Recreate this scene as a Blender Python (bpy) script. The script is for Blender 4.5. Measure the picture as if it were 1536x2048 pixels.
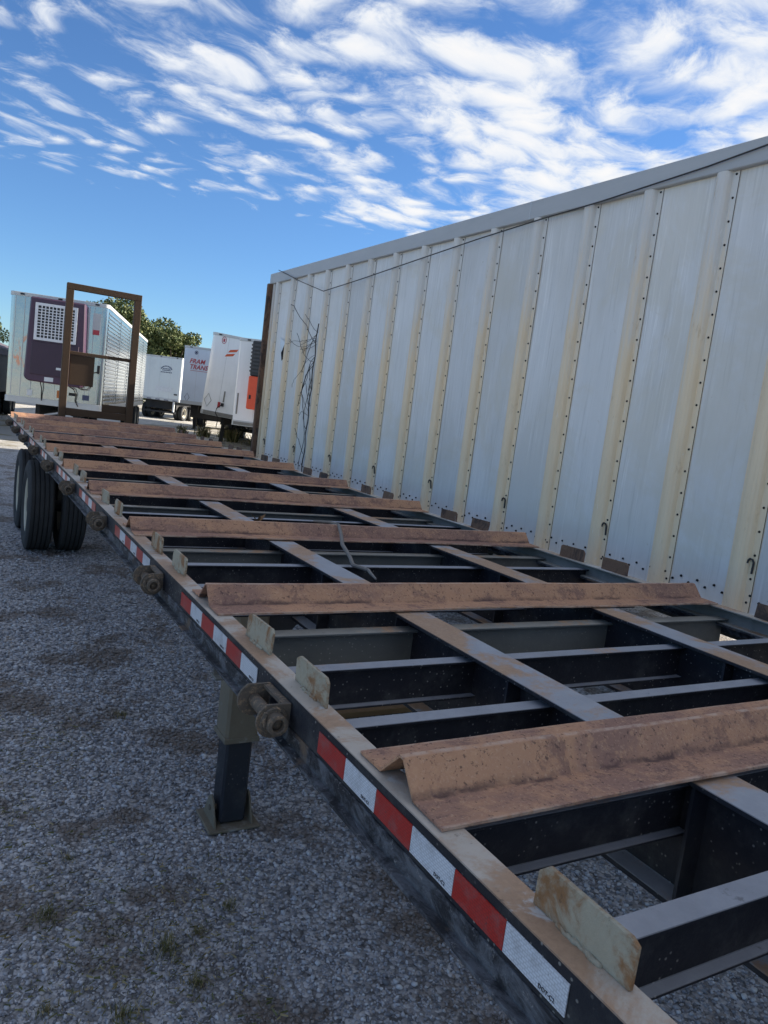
import bpy, bmesh, math, random
import numpy as np
from mathutils import Vector, Matrix, Euler
random.seed(7); RNG = np.random.default_rng(11)
for o in list(bpy.data.objects): bpy.data.objects.remove(o)
S = bpy.context.scene; C = S.collection
R = math.radians

# ------------------------------------------------------------------ camera
yaw, pit, roll = 0.5253, -0.1245, 0.1249
fw = Vector((math.sin(yaw)*math.cos(pit), math.cos(yaw)*math.cos(pit), math.sin(pit)))
r0 = Vector((math.cos(yaw), -math.sin(yaw), 0)); u0 = r0.cross(fw)
rv = r0*math.cos(roll) + u0*math.sin(roll); uv = -r0*math.sin(roll) + u0*math.cos(roll)
cd = bpy.data.cameras.new('camera'); cam = bpy.data.objects.new('camera', cd); C.objects.link(cam)
M = Matrix((rv, uv, -fw)).transposed().to_4x4(); M.translation = (-0.7186, 0, 1.8503)
cam.matrix_world = M
cd.sensor_fit = 'HORIZONTAL'; cd.sensor_width = 36; cd.lens = 1520.2/1536*36
cd.clip_start = 0.05; cd.clip_end = 3000
S.camera = cam

# ------------------------------------------------------------------ light
SUN = Vector((0.995, -0.06, 0)).normalized(); ELEV = R(25)
sund = SUN*math.cos(ELEV) + Vector((0, 0, math.sin(ELEV)))
ld = bpy.data.lights.new('sun', 'SUN'); ld.energy = 5.0; ld.angle = R(0.53); ld.color = (1.0, 0.9, 0.76)
sl = bpy.data.objects.new('sun', ld); C.objects.link(sl)
sl.rotation_euler = sund.to_track_quat('Z', 'Y').to_euler(); sl.location = (30, 20, 25)
S.cycles.max_bounces = 7; S.cycles.diffuse_bounces = 3; S.cycles.glossy_bounces = 3
S.view_settings.view_transform = 'Standard'; S.view_settings.look = 'None'
S.view_settings.exposure = 1.55; S.view_settings.gamma = 1.0
SKY_STRENGTH = 0.050; CLOUD = 0.345

# ------------------------------------------------------------------ node helpers
class N:
    def __init__(s, nt): s.nt = nt; s.l = nt.links; s.n = nt.nodes
    def new(s, t, **k):
        n = s.n.new(t)
        for a, v in k.items(): setattr(n, a, v)
        return n
    def put(s, sock, v):
        if isinstance(v, bpy.types.NodeSocket): s.l.new(v, sock)
        elif v is not None:
            if isinstance(v, (tuple, list)) and len(v) == 3 and sock.type == 'RGBA': v = (*v, 1)
            sock.default_value = v
    def math(s, op, a, b=None, clamp=False):
        n = s.new('ShaderNodeMath', operation=op, use_clamp=clamp); s.put(n.inputs[0], a)
        if b is not None: s.put(n.inputs[1], b)
        return n.outputs[0]
    def vmath(s, op, a, b=None):
        n = s.new('ShaderNodeVectorMath', operation=op); s.put(n.inputs[0], a)
        if b is not None: s.put(n.inputs[1], b)
        return n.outputs['Value' if op in ('DOT_PRODUCT', 'LENGTH') else 'Vector']
    def pos(s): return s.new('ShaderNodeNewGeometry').outputs['Position']
    def sep(s, v):
        n = s.new('ShaderNodeSeparateXYZ'); s.put(n.inputs[0], v); return n.outputs
    def comb(s, x, y, z):
        n = s.new('ShaderNodeCombineXYZ')
        for i, v in enumerate((x, y, z)): s.put(n.inputs[i], v)
        return n.outputs[0]
    def nz(s): return s.sep(s.new('ShaderNodeNewGeometry').outputs['True Normal'])[2]
    def noise(s, scale, detail=5, rough=.6, vec=None, dist=0., sc=None):
        v = vec or s.pos()
        if sc: v = s.vmath('MULTIPLY', v, sc)
        n = s.new('ShaderNodeTexNoise'); s.put(n.inputs['Vector'], v)
        n.inputs['Scale'].default_value = scale; n.inputs['Detail'].default_value = detail
        n.inputs['Roughness'].default_value = rough; n.inputs['Distortion'].default_value = dist
        return n.outputs['Fac']
    def voro(s, scale, vec=None, out='Distance', feat='F1', rand=1.):
        n = s.new('ShaderNodeTexVoronoi', feature=feat); s.put(n.inputs['Vector'], vec or s.pos())
        n.inputs['Scale'].default_value = scale; n.inputs['Randomness'].default_value = rand
        return n.outputs[out]
    def ramp(s, f, *stops):
        n = s.new('ShaderNodeValToRGB'); s.put(n.inputs[0], f); e = n.color_ramp.elements
        while len(e) < len(stops): e.new(.5)
        for i, (p, c) in enumerate(stops):
            e[i].position = p
            e[i].color = (c, c, c, 1) if isinstance(c, (int, float)) else (*c, 1)
        return n.outputs[0]
    def step(s, f, a, b):
        n = s.new('ShaderNodeMapRange', interpolation_type='SMOOTHSTEP'); s.put(n.inputs[0], f)
        n.inputs[1].default_value = a; n.inputs[2].default_value = b
        return n.outputs[0]
    def mix(s, f, a, b, mode='MIX'):
        n = s.new('ShaderNodeMix', data_type='RGBA', blend_type=mode)
        s.put(n.inputs[0], f); s.put(n.inputs[6], a); s.put(n.inputs[7], b); return n.outputs[2]
    def bump(s, h, st=.5, d=.01):
        n = s.new('ShaderNodeBump'); s.put(n.inputs['Height'], h)
        n.inputs['Strength'].default_value = st; n.inputs['Distance'].default_value = d; return n.outputs[0]

MATS = {}
def material(name):
    def deco(fn):
        m = bpy.data.materials.new(name); m.use_nodes = True; n = N(m.node_tree)
        b = m.node_tree.nodes['Principled BSDF']; r = fn(n)
        for k, v in r.items():
            n.put(b.inputs[{'col': 'Base Color', 'rough': 'Roughness', 'metal': 'Metallic', 'nor': 'Normal', 'spec': 'Specular IOR Level',
                            'sub': 'Subsurface Weight', 'coat': 'Coat Weight', 'trans': 'Transmission Weight'}[k]], v)
        MATS[name] = m; return m
    return deco
def plain(name, col, rough=.6, metal=0., var=.25, scale=8., bump=.2):
    @material(name)
    def _(n):
        f = n.noise(scale, 6, .65); g = n.noise(scale*9, 4, .7)
        c = n.mix(f, tuple(x*(1-var) for x in col), tuple(min(1, x*(1+var)) for x in col))
        return dict(col=c, rough=rough, metal=metal, nor=n.bump(g, bump, .004))
    return MATS[name]

# ------------------------------------------------------------------ world: sky + broken altocumulus
W = bpy.data.worlds.new('World'); S.world = W; W.use_nodes = True
wt = W.node_tree; wn = N(wt); wt.nodes.clear()
sky = wn.new('ShaderNodeTexSky', sky_type='NISHITA'); sky.sun_disc = False
sky.sun_elevation = ELEV; sky.sun_rotation = math.atan2(SUN.x, SUN.y)
sky.air_density = 1.0; sky.dust_density = 0.0; sky.ozone_density = 3.0; sky.altitude = 200
dirv = wn.vmath('NORMALIZE', wn.new('ShaderNodeTexCoord').outputs['Generated'])
dx, dy, dz = wn.sep(dirv)
zz = wn.math('MAXIMUM', dz, .05)
px = wn.math('DIVIDE', dx, zz); py = wn.math('DIVIDE', dy, zz)
# along / across the wind streaks
al = wn.math('ADD', wn.math('MULTIPLY', px, .83), wn.math('MULTIPLY', py, .56))
ac = wn.math('SUBTRACT', wn.math('MULTIPLY', py, .83), wn.math('MULTIPLY', px, .56))
pv = wn.comb(wn.math('MULTIPLY', al, .85), ac, 6.6)
warp = wn.new('ShaderNodeTexNoise'); wn.put(warp.inputs['Vector'], pv); warp.inputs['Scale'].default_value = 2.6; warp.inputs['Detail'].default_value = 2
wv = wn.vmath('ADD', pv, wn.vmath('MULTIPLY', wn.vmath('SUBTRACT', warp.outputs['Color'], (.5, .5, .5)), (.38, .30, 0)))
band = wn.noise(1.9, 3, .5, vec=wn.vmath('MULTIPLY', wv, (.5, 1.0, 1.0)))
mid = wn.noise(6.8, 6, .60, vec=wv, dist=.15)
fine = wn.noise(19, 5, .66, vec=wv)
vn = wn.new('ShaderNodeTexVoronoi', feature='SMOOTH_F1'); wn.put(vn.inputs['Vector'], wn.vmath('ADD', wv, wn.vmath('MULTIPLY', wn.comb(fine, mid, 0), (.08, .08, 0)))); vn.inputs['Scale'].default_value = 6.6; vn.inputs['Smoothness'].default_value = .6
puff = wn.math('SUBTRACT', 1.0, vn.outputs['Distance'])
rad = wn.math('SQRT', wn.math('ADD', wn.math('MULTIPLY', px, px), wn.math('MULTIPLY', py, py)))
cov = wn.step(rad, 4.9, 4.0)                                                # clear air under the edge of the cloud sheet
bank = wn.step(wn.math('SUBTRACT', wn.math('MULTIPLY', px, .9), wn.math('MULTIPLY', py, .75)), -3.2, .6)   # sheet thickens towards the sun
d = wn.math('ADD', wn.math('MULTIPLY', band, .48), wn.math('MULTIPLY', mid, .42))
d = wn.math('ADD', d, wn.math('MULTIPLY', fine, .25))
d = wn.math('ADD', d, wn.math('MULTIPLY', puff, .42))
d = wn.math('ADD', d, wn.math('MULTIPLY', bank, .15))
d = wn.math('SUBTRACT', d, wn.math('MULTIPLY', wn.math('SUBTRACT', 1.0, cov), .40))
mask = wn.math('MULTIPLY', wn.step(d, .765, 1.05), wn.step(dz, .1, .2))
mask = wn.math('MULTIPLY', mask, .95)
b1 = wn.new('ShaderNodeBackground'); b2 = wn.new('ShaderNodeBackground')
wn.put(b1.inputs[0], wn.mix(1.0, sky.outputs[0], (.62, .84, 1.10), 'MULTIPLY')); b1.inputs[1].default_value = SKY_STRENGTH
thick = wn.step(d, .9, 1.2)
wn.put(b2.inputs[0], wn.mix(thick, (.80, .86, .95), (1.0, .985, .97))); b2.inputs[1].default_value = CLOUD
ms = wn.new('ShaderNodeMixShader'); wn.put(ms.inputs[0], mask)
wt.links.new(b1.outputs[0], ms.inputs[1]); wt.links.new(b2.outputs[0], ms.inputs[2])
wo = wn.new('ShaderNodeOutputWorld'); wt.links.new(ms.outputs[0], wo.inputs[0])

# ------------------------------------------------------------------ materials
@material('black_paint')
def _(n):
    a = n.noise(3, 5, .6); sp = n.voro(55); dust = n.noise(9, 7, .7)
    spk = n.math('MULTIPLY', n.step(sp, .22, .12), n.step(n.noise(6, 3), .5, .68))
    c = n.mix(a, (.008, .010, .017), (.022, .026, .036))
    c = n.mix(n.math('MULTIPLY', n.step(dust, .5, .78), .45), c, (.10, .10, .095))
    c = n.mix(n.math('MULTIPLY', spk, .55), c, (.22, .21, .20))
    return dict(col=c, rough=n.ramp(dust, (.3, .35), (.7, .7)), nor=n.bump(n.noise(70, 4), .25, .002), spec=.4)
def worn_top(name, tones, rust_amt, paint_amt=.0, seedv=0., sides=((.004, .005, .010), (.017, .019, .027)), dusty=.3):
    @material(name)
    def _(n):
        # black side faces, worn horizontal faces with rust blooms and chalky paint left-overs
        a = n.noise(3, 5, .6); dust = n.noise(9, 7, .7); sp = n.voro(62)
        side = n.mix(a, *sides)
        side = n.mix(n.math('MULTIPLY', n.step(dust, .48, .74), dusty), side, (.12, .125, .12))
        side = n.mix(n.math('MULTIPLY', n.step(sp, .2, .1), n.math('MULTIPLY', n.step(n.noise(5, 3), .42, .58), .6)), side, (.30, .295, .28))
        f1 = n.noise(2.1+seedv, 7, .68, dist=.4); f2 = n.noise(14, 6, .7); f3 = n.noise(80, 5, .78)
        top = n.mix(f2, tones[0], tones[1])
        rust = n.mix(f3, (.20, .125, .08), (.50, .335, .22))
        top = n.mix(n.step(n.math('ADD', f1, n.math('MULTIPLY', f3, .12)), .62-rust_amt, .72-rust_amt), top, rust)
        pt = n.step(n.noise(4.3, 8, .72, dist=.6), .66-paint_amt, .72-paint_amt)
        top = n.mix(n.math('MULTIPLY', pt, .8), top, (.50, .51, .51))
        top = n.mix(n.math('MULTIPLY', n.step(n.noise(26, 6, .8), .6, .7), .5), top, (.045, .04, .04))
        c = n.mix(n.step(n.nz(), .6, .8), side, top)
        return dict(col=c, rough=n.ramp(f2, (.3, .5), (.7, .8)), nor=n.bump(f3, .5, .003), spec=.35)
worn_top('worn_rail', ((.33, .29, .245), (.54, .485, .42)), 0.09, .095, .3, ((.006, .007, .012), (.020, .022, .030)))
worn_top('pale_rail', ((.30, .27, .23), (.50, .46, .40)), .06, .09, .3, ((.12, .118, .11), (.36, .35, .32)), .5)
worn_top('worn_beam', ((.20, .212, .24), (.40, .42, .455)), .11, .0, .0)
worn_top('worn_cross', ((.16, .172, .20), (.35, .365, .40)), -.03, -.04, .7)
worn_top('dusty_cross', ((.17, .165, .15), (.34, .33, .295)), .04, .06, 1.7, ((.05, .055, .055), (.17, .18, .172)), .6)
@material('rust_plate')
def _(n):
    oc = n.new('ShaderNodeTexCoord').outputs['Object']; ox, oy, oz = n.sep(oc)
    f = n.noise(2.0, 6, .7, dist=.6, sc=(.8, 1.3, 1)); g = n.noise(11, 6, .75, dist=.4); h = n.noise(130, 4, .8); q = n.noise(34, 5, .75)
    c = n.mix(n.step(f, .42, .58), (.44, .245, .148), (.27, .155, .118))
    c = n.mix(n.math('MULTIPLY', n.step(g, .52, .62), .6), c, (.15, .085, .078))
    c = n.mix(n.math('MULTIPLY', n.step(q, .54, .64), .5), c, (.50, .295, .175))
    c = n.mix(n.math('MULTIPLY', n.step(h, .53, .66), .4), c, (.58, .39, .26))
    c = n.mix(n.math('MULTIPLY', n.step(n.noise(95, 3, .7), .58, .67), .7), c, (.07, .042, .040))
    # scale crusted along the two bends, painted highlight and rubbed metal on the ridge, bare metal on the plate edges
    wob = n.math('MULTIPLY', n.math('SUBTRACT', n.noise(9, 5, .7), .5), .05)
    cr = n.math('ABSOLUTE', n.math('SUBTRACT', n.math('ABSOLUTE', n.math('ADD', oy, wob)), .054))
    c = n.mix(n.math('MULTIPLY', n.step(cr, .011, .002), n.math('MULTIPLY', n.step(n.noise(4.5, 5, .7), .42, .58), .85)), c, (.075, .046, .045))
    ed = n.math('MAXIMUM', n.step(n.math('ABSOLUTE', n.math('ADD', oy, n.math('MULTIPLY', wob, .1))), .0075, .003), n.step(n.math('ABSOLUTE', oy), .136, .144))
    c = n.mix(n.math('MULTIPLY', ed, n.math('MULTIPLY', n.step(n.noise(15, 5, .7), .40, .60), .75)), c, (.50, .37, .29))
    hh = n.math('ADD', n.math('MULTIPLY', n.step(g, .46, .60), .8), n.math('ADD', n.math('MULTIPLY', h, .3), n.math('MULTIPLY', q, .35)))
    return dict(col=c, rough=.82, nor=n.bump(hh, .4, .004), spec=.25)
@material('stop_plate')
def _(n):
    f = n.noise(9, 7, .7, dist=.5); h = n.noise(60, 5, .78)
    c = n.mix(h, (.27, .25, .19), (.38, .36, .29))
    c = n.mix(n.step(f, .45, .6), c, n.mix(h, (.13, .07, .035), (.33, .18, .085)))
    c = n.mix(n.math('MULTIPLY', n.step(n.noise(33, 6, .8), .6, .7), .6), c, (.05, .045, .04))
    return dict(col=c, rough=.8, nor=n.bump(h, .6, .004), spec=.25)
@material('winch_steel')
def _(n):
    f = n.noise(14, 7, .7); h = n.noise(80, 5, .75)
    c = n.mix(f, (.045, .040, .036), (.15, .125, .10))
    c = n.mix(n.step(h, .5, .68), c, (.26, .185, .12))
    return dict(col=c, rough=.75, nor=n.bump(h, .6, .003), spec=.3)
def tape(name, a, b):
    @material(name)
    def _(n):
        x, y, z = n.sep(n.pos())
        ck = n.new('ShaderNodeTexBrick'); n.put(ck.inputs['Vector'], n.comb(y, z, 0)); ck.inputs['Scale'].default_value = 55
        ck.inputs['Mortar Size'].default_value = .05; ck.inputs['Color1'].default_value = (*b, 1); ck.inputs['Color2'].default_value = (*tuple(q*.94 for q in b), 1)
        ck.inputs['Mortar'].default_value = (*a, 1)
        d = n.noise(22, 6, .7)
        c = n.mix(n.math('MULTIPLY', n.step(d, .46, .68), .35), ck.outputs[0], (.16, .15, .15)); c = n.mix(n.math('MULTIPLY', n.step(n.noise(75, 4, .8), .62, .70), .7), c, (.06, .055, .055))
        return dict(col=c, rough=.35, spec=.5)
tape('tape_red', (.27, .018, .014), (.40, .022, .016)); tape('tape_white', (.44, .47, .52), (.60, .64, .70))
plain('print_black', (.02, .02, .025), .6)
@material('leg_tan')
def _(n):
    f = n.noise(7, 7, .7); h = n.noise(50, 5, .75); z = n.sep(n.pos())[2]
    c = n.mix(f, (.10, .085, .06), (.19, .165, .125))
    c = n.mix(n.step(f, .55, .7), c, (.25, .26, .26))
    return dict(col=c, rough=.75, nor=n.bump(h, .5, .003))
@material('wall_white')
def _(n):
    rnd = n.new('ShaderNodeObjectInfo').outputs['Random']
    p = n.vmath('ADD', n.pos(), n.comb(0, n.math('MULTIPLY', rnd, 37.), n.math('MULTIPLY', rnd, 11.)))
    st = n.noise(5, 6, .65, vec=p, sc=(1, 3.5, .14)); st2 = n.noise(22, 5, .7, vec=p, sc=(1, 2.6, .07)); bl = n.noise(1.1, 5, .6, vec=p, sc=(1, 1, .55))
    c = n.mix(st, (.66, .66, .66), (.83, .83, .83))
    c = n.mix(n.math('MULTIPLY', n.step(bl, .40, .64), .6), c, (.61, .595, .56))
    c = n.mix(n.math('MULTIPLY', n.step(st2, .50, .68), n.math('MULTIPLY', n.step(n.noise(1.6, 4, .6, vec=p, sc=(1, 2, .5)), .42, .62), .8)), c, (.93, .93, .93))
    c = n.mix(n.math('MULTIPLY', n.step(n.noise(9, 6, .7, vec=p, sc=(1, 4, .16)), .54, .68), .5), c, (.52, .515, .50))
    c = n.mix(n.math('MULTIPLY', n.step(n.noise(6, 6, .75, vec=p, dist=.5), .64, .72), .55), c, (.50, .45, .36))
    c = n.mix(n.math('MULTIPLY', n.step(n.noise(.8, 6, .7, vec=p, dist=.5), .48, .62), .5), c, (.66, .62, .53)); c = n.mix(1.0, c, n.mix(rnd, (.87, .865, .855), (1.0, .985, .955)), 'MULTIPLY')
    return dict(col=c, rough=n.ramp(st, (.3, .36), (.7, .55)), nor=n.bump(n.math('ADD', n.math('MULTIPLY', st2, .15), n.noise(1.7, 3, .5, vec=p, sc=(1, 1.5, .7))), .16, .02), spec=.45)
@material('rib_cream')
def _(n):
    rnd = n.new('ShaderNodeObjectInfo').outputs['Random']
    p = n.vmath('ADD', n.pos(), n.comb(0, n.math('MULTIPLY', rnd, 23.), 0)); z = n.sep(n.pos())[2]
    st = n.noise(8, 6, .65, vec=p, sc=(1, 4, .3)); g = n.noise(60, 4, .7)
    chalk = n.step(n.math('ADD', z, n.math('MULTIPLY', n.math('SUBTRACT', st, .5), 2.2)), 2.2, 3.5)
    c = n.mix(st, (.76, .58, .37), (.90, .75, .54))
    c = n.mix(chalk, c, n.mix(st, (.60, .58, .545), (.70, .685, .65)))
    c = n.mix(n.math('MULTIPLY', n.step(n.noise(5, 7, .75, vec=p, sc=(1, 2, .5)), .58, .70), .6), c, (.50, .34, .18))
    c = n.mix(n.math('MULTIPLY', n.step(n.noise(22, 5, .75, vec=p, sc=(1, 2, .35)), .62, .70), .5), c, (.86, .84, .80))
    return dict(col=c, rough=.6, nor=n.bump(g, .15, .002), spec=.35)
@material('top_rail_alu')
def _(n):
    st = n.noise(3, 6, .65, sc=(1, .6, 3)); g = n.noise(40, 4, .7)
    c = n.mix(st, (.36, .37, .375), (.48, .485, .49))
    c = n.mix(n.math('MULTIPLY', n.step(n.noise(2, 7, .75, sc=(1, .4, 5)), .58, .72), .45), c, (.27, .26, .245))
    return dict(col=c, rough=.5, metal=.0, nor=n.bump(g, .1, .002))
@material('post_rust')
def _(n):
    f = n.noise(5, 8, .75, dist=.8, sc=(1, 1, .55)); h = n.noise(40, 5, .8)
    c = n.mix(n.step(f, .40, .52), (.055, .036, .03), n.mix(h, (.12, .065, .04), (.21, .125, .08)))
    c = n.mix(n.step(f, .60, .66), c, (.40, .39, .36))
    return dict(col=c, rough=.85, nor=n.bump(h, .7, .006))
plain('rubber_black', (.006, .006, .007), .8); plain('dark_void', (.004, .004, .005), .95)
@material('tyre_rubber')
def _(n):
    f = n.noise(9, 6, .7); h = n.noise(80, 4, .7)
    c = n.mix(f, (.020, .022, .025), (.050, .052, .055))
    return dict(col=c, rough=.85, nor=n.bump(h, .3, .003), spec=.25)
plain('rim_cream', (.42, .39, .31), .6, 0, .35, 7)
plain('chassis_black', (.014, .014, .016), .7)
@material('frame_brown')
def _(n):
    f = n.noise(4, 6, .7); h = n.noise(45, 5, .75)
    c = n.mix(f, (.060, .036, .021), (.092, .056, .033)); c = n.mix(n.step(h, .55, .75), c, (.045, .028, .018))
    return dict(col=c, rough=.75, nor=n.bump(h, .4, .004), spec=.3)
@material('bark_dead')
def _(n):
    h = n.noise(60, 5, .7); return dict(col=n.mix(h, (.12, .11, .10), (.24, .22, .20)), rough=.9, nor=n.bump(h, .6, .004))
plain('vine_dark', (.022, .018, .016), .9); plain('leaf_dry', (.20, .11, .05), .8)
@material('gravel_ground')
def _(n):
    p = n.pos()
    col = n.voro(52, p, 'Color'); dst = n.voro(52, p, 'Distance'); col2 = n.voro(24, p, 'Color'); dst2 = n.voro(24, p, 'Distance')
    g1 = n.sep(col)[0]; g2 = n.sep(col2)[0]
    big = n.noise(.55, 5, .6); mid = n.noise(1.5, 6, .7)
    c = n.ramp(g1, (0, (.10, .105, .115)), (.5, (.33, .338, .36)), (.86, (.50, .508, .53)), (1, (.55, .555, .57)))
    c = n.mix(n.math('MULTIPLY', g2, .5), c, n.ramp(g2, (0, (.12, .123, .13)), (1, (.36, .365, .38))))
    c = n.mix(n.math('MULTIPLY', n.step(mid, .50, .60), .75), c, (.13, .10, .076))
    c = n.mix(n.math('MULTIPLY', n.step(big, .55, .72), .40), c, (.28, .275, .265))
    dk = n.step(dst, .55, .75); c = n.mix(n.math('MULTIPLY', dk, .55), c, (.04, .04, .042))
    far = n.step(n.math('MAXIMUM', n.math('SUBTRACT', n.sep(p)[1], 12), n.math('SUBTRACT', 0., n.math('MULTIPLY', n.sep(p)[0], 2.2))), 5.0, 12)                                       # far yard is pale grit and dry grass; unseen left side made pale for bounce light
    fc = n.mix(n.noise(1.1, 7, .7), (.34, .325, .295), (.48, .465, .43)); fc = n.mix(n.step(n.noise(.45, 6, .7), .5, .62), fc, (.20, .17, .085))
    c = n.mix(n.math('MULTIPLY', far, .85), c, fc)
    h = n.math('SUBTRACT', n.math('MULTIPLY', g1, .3), n.math('ADD', n.math('MULTIPLY', dst, .7), n.math('MULTIPLY', dst2, .4)))
    return dict(col=c, rough=.85, nor=n.bump(h, .9, .012), spec=.3)
@material('gravel_stone')
def _(n):
    ri = n.new('ShaderNodeNewGeometry').outputs['Random Per Island']
    big = n.noise(.55, 5, .6); h = n.noise(90, 4, .7); mid = n.noise(1.5, 6, .7)
    c = n.ramp(ri, (0, (.13, .135, .152)), (.45, (.335, .35, .388)), (.80, (.50, .513, .55)), (.95, (.60, .61, .64)), (1, (.30, .24, .19)))
    c = n.mix(n.math('MULTIPLY', n.step(mid, .50, .60), .7), c, (.15, .118, .09))
    c = n.mix(n.math('MULTIPLY', n.step(big, .55, .72), .30), c, (.28, .275, .265))
    c = n.mix(n.math('MULTIPLY', h, .3), c, (.10, .10, .105))
    return dict(col=c, rough=.8, nor=n.bump(h, .4, .003), spec=.35)
@material('leaf_green')
def _(n):
    ri = n.new('ShaderNodeNewGeometry').outputs['Random Per Island']
    c = n.ramp(ri, (0, (.045, .068, .022)), (.5, (.085, .115, .038)), (1, (.17, .18, .065)))
    return dict(col=c, rough=.6, spec=.3)
@material('grass_blade')
def _(n):
    ri = n.new('ShaderNodeNewGeometry').outputs['Random Per Island']
    c = n.ramp(ri, (0, (.07, .078, .03)), (.5, (.15, .145, .065)), (1, (.34, .27, .15)))
    return dict(col=c, rough=.8, spec=.2)
plain('trunk_bark', (.06, .045, .032), .9)
def sheet(name, col, metal=0., rough=.4, streak=.12):
    @material(name)
    def _(n):
        st = n.noise(5, 6, .65, sc=(3, 3, .25)); b = n.noise(1.2, 5, .6)
        c = n.mix(st, tuple(q*(1-streak) for q in col), col); c = n.mix(n.math('MULTIPLY', n.step(b, .5, .75), .35), c, tuple(q*.72 for q in col))
        return dict(col=c, rough=rough, metal=metal, nor=n.bump(n.noise(2.5, 3, .5), .12, .03))
sheet('van_white', (.84, .85, .85), 0, .3); sheet('van_grey', (.66, .69, .69), .15, .38); sheet('van_bluewhite', (.64, .70, .78), 0, .4)
sheet('stainless', (.50, .52, .53), .95, .25, .3); sheet('van_trim', (.52, .53, .53), .3, .45); sheet('trim_dirty', (.24, .235, .215), 0, .7, .4)
@material('stainless_orange_reflection')
def _(n):
    tc = n.new('ShaderNodeTexCoord').outputs['Object']; x, y, z = n.sep(tc)
    st = n.noise(2, 4, .55, vec=tc, sc=(1.2, 1.2, .4))
    c = n.mix(st, (.34, .355, .355), (.50, .51, .50))
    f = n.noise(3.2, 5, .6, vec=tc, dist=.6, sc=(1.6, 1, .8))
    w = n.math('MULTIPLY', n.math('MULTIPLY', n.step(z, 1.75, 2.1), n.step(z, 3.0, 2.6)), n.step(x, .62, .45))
    c = n.mix(n.math('MULTIPLY', n.math('MULTIPLY', n.step(f, .5, .6), w), .75), c, (.62, .20, .10))  # orange reflections painted into the steel's colour
    return dict(col=c, rough=.18, metal=1.0, nor=n.bump(n.noise(2.2, 3, .5), .15, .03))
plain('unit_purple', (.062, .026, .056), .35, 0, .2, 4, .05); plain('unit_purple_dark', (.040, .018, .038), .4, 0, .2, 4, .05)
plain('grille_white', (.70, .70, .72), .5); plain('label_white', (.62, .64, .66), .5); plain('label_orange', (.45, .14, .03), .6)
plain('unit_orange', (.66, .085, .030), .5, 0, .15); plain('louver_black', (.025, .027, .03), .5); plain('decal_red', (.42, .045, .06), .5)
plain('decal_navy', (.05, .06, .12), .6); plain('decal_orange', (.60, .10, .03), .5); plain('tarp_purple', (.075, .06, .075), .7, 0, .4, 3)
plain('van_darkgrey', (.05, .055, .06), .6); plain('marker_red', (.35, .02, .02), .4); plain('wire_steel', (.03, .03, .032), .6)
plain('patch_white', (.7, .74, .76), .4); plain('plank_brown', (.17, .095, .04), .85, 0, .3, 6)
plain('glove_black', (.012, .012, .014), .6)

@material('track_grime')
def _(n):
    f = n.noise(16, 7, .75, dist=1.0, sc=(1, .55, 1)); h = n.noise(70, 5, .75)
    c = n.mix(n.step(f, .42, .62), (.010, .011, .016), (.10, .11, .13)); c = n.mix(n.step(h, .58, .7), c, (.22, .22, .225)); c = n.mix(n.step(n.noise(6, 5), .6, .7), c, (.12, .085, .06))
    return dict(col=c, rough=.8, nor=n.bump(f, .8, .01))
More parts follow.
